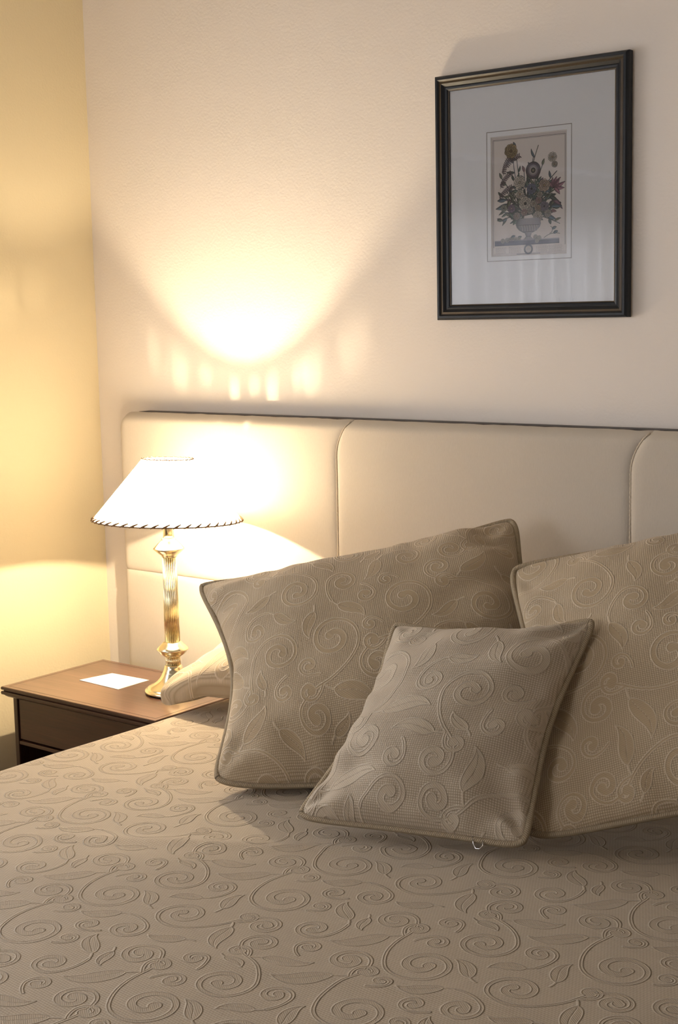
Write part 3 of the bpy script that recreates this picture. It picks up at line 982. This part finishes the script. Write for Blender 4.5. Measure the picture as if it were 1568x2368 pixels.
# ------------------------------------------------------------------ nightstand
NX0, NX1, NY0, NY1, NZ = 0.135, 0.660, -0.477, -0.148, 0.602
ns = tag(empty('nightstand', ((NX0 + NX1) / 2, (NY0 + NY1) / 2, 0)), 'dark mahogany nightstand with moulded top between the wall and the bed', 'nightstand')
def moulded_top():
    # (outset from the body, z below top) for the stepped edge
    prof = [(-0.0015, 0.0), (0.0, -0.0012), (0.001, -0.004), (0.0, -0.0075), (-0.0045, -0.009), (-0.0045, -0.0105), (0.0, -0.0115), (0.001, -0.015), (0.0, -0.019), (-0.005, -0.0205), (-0.006, -0.0225), (-0.011, -0.0265), (-0.016, -0.028)]
    V, Fc = [], []
    for o, dz in prof:
        V += [(NX0 - o, NY0 - o, NZ + dz), (NX1 + o, NY0 - o, NZ + dz), (NX1 + o, NY1 + o, NZ + dz), (NX0 - o, NY1 + o, NZ + dz)]
    for i in range(len(prof) - 1):
        for k in range(4):
            k2 = (k + 1) % 4
            Fc.append((i * 4 + k2, i * 4 + k, (i + 1) * 4 + k, (i + 1) * 4 + k2))
    Fc.append((0, 1, 2, 3))
    l = (len(prof) - 1) * 4
    Fc.append((l + 3, l + 2, l + 1, l))
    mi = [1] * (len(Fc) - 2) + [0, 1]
    return link('top', V, Fc, [M_MAHOG, M_MAHOG_D], ns, False, None, mi)
moulded_top()
bm = bmesh.new()
ib, iw = 0.013, 0.0014
for x0, x1, y0, y1 in ((NX0 + ib, NX1 - ib, NY0 + ib, NY0 + ib + iw), (NX0 + ib, NX1 - ib, NY1 - ib - iw, NY1 - ib), (NX0 + ib, NX0 + ib + iw, NY0 + ib, NY1 - ib), (NX1 - ib - iw, NX1 - ib, NY0 + ib, NY1 - ib)):
    bm_box(bm, x0, x1, y0, y1, NZ - .001, NZ + .00025)
bm_link('inlay_line', bm, M_MAHOG_D, ns)['label'] = 'thin dark inlay line around the top'
bz = NZ - .028
bx0, bx1, by0, by1 = NX0 + .019, NX1 - .019, NY0 + .019, NY1 - .006
for x in (bx0, bx1 - .014):
    box('front_post', M_MAHOG_V, x, x + .014, by0, by0 + .02, 0.0, bz, ns, 0.0015)
    box('side_panel', M_MAHOG_V, x, x + .014, by0 + .02, by1, 0.04, bz, ns)
box('back_panel', M_MAHOG_V, bx0 + .014, bx1 - .014, by1 - .008, by1, 0.04, bz, ns)
dr = box('drawer', M_MAHOG_D, bx0 + .0155, bx1 - .0155, by0 + .004, by0 + .27, bz - .102, bz - .003, ns, 0.0012)
box('front_rail', M_MAHOG_D, bx0 + .014, bx1 - .014, by0 + .001, by0 + .02, bz - .115, bz - .106, ns, 0.0015)
box('lower_shelf', M_MAHOG_D, bx0 + .014, bx1 - .014, by0 + .004, by1 - .008, 0.13, 0.148, ns, 0.0015)
box('plinth_rail', M_MAHOG_V, bx0 + .014, bx1 - .014, by0 + .006, by0 + .02, 0.04, 0.09, ns, 0.0015)

# white card lying on the nightstand
cv = [(0.250, -0.331), (0.396, -0.339), (0.394, -0.236), (0.268, -0.240)]
V = [(x, y, NZ + .0004) for x, y in cv] + [(x, y, NZ + .0012) for x, y in cv]
tag(link('card', V, [(3, 2, 1, 0), (4, 5, 6, 7), (0, 1, 5, 4), (1, 2, 6, 5), (2, 3, 7, 6), (3, 0, 4, 7)], M_CARD), 'blank white card lying on the nightstand beside the lamp', 'card')

# ------------------------------------------------------------------ table lamp
LX, LY = 0.521, -0.278
lamp = tag(empty('table_lamp', (LX, LY, NZ)), 'brass column table lamp with a glowing white conical shade on the nightstand', 'lamp')
c = (LX, LY)
lathe('base_pad', [(0.0, NZ + .0002), (0.064, NZ + .0002), (0.066, NZ + .003), (0.0, NZ + .003)], M_FELT, lamp, c, 64)
lathe('foot', [(0.0, NZ + .003), (0.067, NZ + .003), (0.0685, NZ + .0045), (0.0685, NZ + .0075), (0.0655, NZ + .010), (0.0625, NZ + .0108), (0.0625, NZ + .0128), (0.060, NZ + .0150), (0.054, NZ + .0180), (0.046, NZ + .0222), (0.0395, NZ + .0270), (0.0335, NZ + .0335), (0.0290, NZ + .0405), (0.0262, NZ + .0470), (0.0250, NZ + .0485), (0.0250, NZ + .0502), (0.0237, NZ + .0515), (0.0215, NZ + .0590), (0.0200, NZ + .0640), (0.0190, NZ + .0652), (0.0, NZ + .0652)], M_BRASS, lamp, c, 72)
lathe('lower_fluting', [(0.0, NZ + .065), (0.0175, NZ + .065), (0.0175, NZ + .086), (0.0, NZ + .086)], M_BRASS, lamp, c, 240, 24, 0.0022)
lathe('knop', [(0.0, NZ + .084), (0.018, NZ + .0855), (0.021, NZ + .0875), (0.027, NZ + .0915), (0.032, NZ + .0960), (0.0335, NZ + .0990), (0.0350, NZ + .1005), (0.0375, NZ + .1030), (0.0368, NZ + .1050), (0.032, NZ + .1100), (0.026, NZ + .1155), (0.0215, NZ + .1205), (0.019, NZ + .122), (0.0, NZ + .122)], M_BRASS, lamp, c, 72)
lathe('fluted_column', [(0.0, NZ + .121), (0.0180, NZ + .121), (0.0176, NZ + .20), (0.0170, NZ + .325), (0.0, NZ + .325)], M_BRASS, lamp, c, 288, 24, 0.0024)
lathe('capital', [(0.0, NZ + .322), (0.0175, NZ + .322), (0.0185, NZ + .325), (0.024, NZ + .329), (0.030, NZ + .334), (0.034, NZ + .338), (0.0368, NZ + .341), (0.0355, NZ + .343), (0.030, NZ + .349), (0.024, NZ + .355), (0.0185, NZ + .360), (0.0165, NZ + .362), (0.0168, NZ + .3645), (0.014, NZ + .366), (0.0, NZ + .366)], M_BRASS, lamp, c, 72)
lathe('bulb_socket', [(0.0, NZ + .366), (0.013, NZ + .366), (0.012, NZ + .385), (0.0145, NZ + .392), (0.0145, NZ + .436), (0.0, NZ + .436)], M_BRASS, lamp, c, 40)
ZBULB = 1.085
# clear glass bulb with a small glowing filament
bp = [(0.0128, NZ + .4365), (0.0128, ZBULB - .042), (0.0150, ZBULB - .034), (0.0205, ZBULB - .022)]
for i in range(13):
    a = -0.75 + (math.pi / 2 + .75) * i / 12
    bp.append((max(0.0, 0.0280 * math.cos(a)), ZBULB - .003 + 0.0280 * math.sin(a)))
bulb = lathe('light_bulb', bp, M_PANE, lamp, c, 32)
fil = [(0.0, ZBULB - .006)] + [(0.006 * math.cos(-math.pi / 2 + math.pi * i / 10), ZBULB + 0.006 * math.sin(-math.pi / 2 + math.pi * i / 10)) for i in range(1, 10)] + [(0.0, ZBULB + .006)]
lathe('filament', fil, M_BULB, bulb, c, 16)
# shade, slightly tilted on its harp
ZR, ZT, RR, RT = 1.010, 1.151, 0.172, 0.0575
tilt = Matrix.Translation((LX, LY, 1.05)) @ (Matrix.Rotation(math.radians(1.8), 4, Vector(F_)) @ Matrix.Rotation(math.radians(-2.0), 4, Vector(R_))) @ Matrix.Translation((-LX, -LY, -1.05))
shade = []
V, Fc = [], []
seg, nr = 208, 40
hr = random.Random(5)
STREAK_SLOTS = [(hr.randrange(6), hr.choice((0, 1, 2, 2, 3, 3))) for k in range(26)]  # irregular slots shaped for the light streaks above the lamp
for j in range(nr + 1):
    t = j / nr
    r, z = RR + (RT - RR) * t, ZR + (ZT - ZR) * t
    for k in range(seg):
        a = 2 * math.pi * k / seg
        zz = z + (0.0016 * abs(math.sin(a * 13)) if j == nr else 0)
        V.append(tilt @ Vector((LX + r * math.cos(a), LY + r * math.sin(a), zz)))
for j in range(nr):
    for k in range(seg):
        if k % 8 == STREAK_SLOTS[k // 8][0] and nr - 3 - STREAK_SLOTS[k // 8][1] < j <= nr - 3:      # slots added below the top edge to throw light streaks on the wall
            continue
        k2 = (k + 1) % seg
        Fc.append((j * seg + k, j * seg + k2, (j + 1) * seg + k2, (j + 1) * seg + k))
shade = link('lamp_shade', V, Fc, M_SHADE, lamp, True)
def ring(r, z, rad, name, parent):
    pts = [tilt @ Vector((LX + r * math.cos(2 * math.pi * k / 120), LY + r * math.sin(2 * math.pi * k / 120), z)) for k in range(120)]
    v_, f_, u_ = tube_data(pts, rad, 6, True)
    link(name, v_, f_, M_LACE, parent, True)
def lacing(r, z, n, up, rad, name, parent):
    # whip stitch: each stitch leans over the rim wire
    v, f = [], []
    sl = (RR - RT) / (ZT - ZR)
    for k in range(n):
        a0 = 2 * math.pi * k / n
        da = 2 * math.pi / n
        pts = []
        for q in range(9):
            t = q / 8
            ang = a0 + da * (0.75 * t)
            hh = up * math.sin(math.pi * t) if False else up * t
            out = 0.0016 * math.sin(math.pi * t) + 0.0018
            pts.append(tilt @ Vector((LX + (r - sl * hh + out) * math.cos(ang), LY + (r - sl * hh + out) * math.sin(ang), z + hh - .001)))
        vv, ff, _ = tube_data(pts, [rad * (1 - .35 * abs(2 * q / 8 - 1)) for q in range(9)], 5)
        b = len(v)
        v += vv
        f += [tuple(i + b for i in x) for x in ff]
    o = link(name, v, f, M_LACE, parent, True)
    return o
ring(RR, ZR, 0.0016, 'lower_rim_wire', shade)
lacing(RR, ZR, 44, 0.0080, 0.0024, 'lower_lacing', shade)['kind'] = 'stuff'
ring(RT, ZT, 0.0014, 'upper_rim_wire', shade)
lacing(RT, ZT, 26, 0.0035, 0.0011, 'upper_lacing', shade)['kind'] = 'stuff'
# three-armed carrier holding the shade to the socket
v, f = [], []
for k in range(3):
    a = 2 * math.pi * k / 3 + .4
    pts = [tilt @ Vector((LX + RT * math.cos(a), LY + RT * math.sin(a), ZT - .002)), tilt @ Vector((LX + .030 * math.cos(a), LY + .030 * math.sin(a), ZT - .030)), Vector((LX + .0285 * math.cos(a), LY + .0285 * math.sin(a), 1.045)), Vector((LX + .0150 * math.cos(a), LY + .0150 * math.sin(a), 1.028))]
    vv, ff, _ = tube_data(pts, 0.0011, 6)
    b = len(v); v += vv; f += [tuple(i + b for i in x) for x in ff]
link('shade_carrier', v, f, M_BRASS, lamp, True)

# ------------------------------------------------------------------ framed print
FX0, FX1, FZ0, FZ1 = 1.100, 1.551, 1.455, 1.964
pic = tag(empty('framed_print', ((FX0 + FX1) / 2, 0.0, FZ0)), 'dark framed flower print with wide white mat hanging on the wall above the headboard', 'picture')
# profile: (inward offset, y) with the gilded stretch marked
FP = [(0.0, -0.002), (0.0, -0.016), (0.0015, -0.0195), (0.0045, -0.0225), (0.0085, -0.0225), (0.0115, -0.0200), (0.0125, -0.0185), (0.0165, -0.0195), (0.0205, -0.0165), (0.0225, -0.0150), (0.0250, -0.0158), (0.0285, -0.0150), (0.0305, -0.0128), (0.0325, -0.0120), (0.0325, -0.0060), (0.0325, -0.002)]
GOLD_SEG = {5, 6, 12}
def rail(corner_a, corner_b, na, nb):
    V, Fc, mi = [], [], []
    for (cx_, cz_), (ix, iz) in ((corner_a, na), (corner_b, nb)):
        for o, y in FP:
            V.append((cx_ + ix * o, y, cz_ + iz * o))
    n = len(FP)
    for i in range(n - 1):
        Fc.append((i, i + 1, n + i + 1, n + i)); mi.append(1 if i in GOLD_SEG else 0)
    Fc.append((n - 1, 0, n, 2 * n - 1)); mi.append(0)
    Fc.append(tuple(range(n))); mi.append(0)
    Fc.append(tuple(range(2 * n - 1, n - 1, -1))); mi.append(0)
    o = link('frame_rail', V, Fc, [M_FRAME, M_FRAME_G], pic, False, None, mi)
    bm = bmesh.new(); bm.from_mesh(o.data); bmesh.ops.recalc_face_normals(bm, faces=bm.faces); bm.to_mesh(o.data); bm.free()
A, B, C_, D_2 = (FX0, FZ0), (FX1, FZ0), (FX1, FZ1), (FX0, FZ1)
rail(A, B, (1, 1), (-1, 1)); rail(B, C_, (-1, 1), (-1, -1)); rail(C_, D_2, (-1, -1), (1, -1)); rail(D_2, A, (1, -1), (1, 1))
box('backing', M_BOARD, FX0 + .01, FX1 - .01, -0.004, -0.0025, FZ0 + .01, FZ1 - .01, pic)
OX0, OX1, OZ0, OZ1 = 1.234, 1.409, 1.5865, 1.8265
mx0, mx1, mz0, mz1 = FX0 + .028, FX1 - .028, FZ0 + .028, FZ1 - .028
ym_ = -0.0085
V, Fc = [], []
for x0, x1, z0, z1, y in ((mx0, mx1, mz0, mz1, ym_), (OX0 - .002, OX1 + .002, OZ0 - .002, OZ1 + .002, ym_), (OX0, OX1, OZ0, OZ1, ym_ + .002)):
    V += [(x0, y, z0), (x1, y, z0), (x1, y, z1), (x0, y, z1)]
for r in range(2):
    for k in range(4):
        k2 = (k + 1) % 4
        Fc.append((r * 4 + k, r * 4 + k2, r * 4 + 4 + k2, r * 4 + 4 + k))
link('mat_board', V, Fc, [M_MATBOARD, M_BEVEL], pic, False, None, [0] * 4 + [1] * 4)['label'] = 'wide white mat around the print'
bm = bmesh.new()
lx0, lx1, lz0, lz1, lw = 1.222, 1.4225, 1.5745, 1.8395, 0.0016
for x0, x1, z0, z1 in ((lx0, lx1, lz0, lz0 + lw), (lx0, lx1, lz1 - lw, lz1), (lx0, lx0 + lw, lz0 + lw, lz1 - lw), (lx1 - lw, lx1, lz0 + lw, lz1 - lw)):
    bm_box(bm, x0, x1, ym_ - .0003, ym_ + .0002, z0, z1)
bm_link('mat_line', bm, M_MATLINE, pic)['label'] = 'thin grey ruled line on the mat'
link('flower_print', [(OX0 - .003, -.0060, OZ0 - .003), (OX1 + .003, -.0060, OZ0 - .003), (OX1 + .003, -.0060, OZ1 + .003), (OX0 - .003, -.0060, OZ1 + .003)], [(0, 1, 2, 3)], M_PRINT, pic, False, [(0, 0), (1, 0), (1, 1), (0, 1)])['label'] = 'antique style print of a vase of flowers'
box('glass', M_GLASS, mx0, mx1, -0.0115, -0.0100, mz0, mz1, pic)
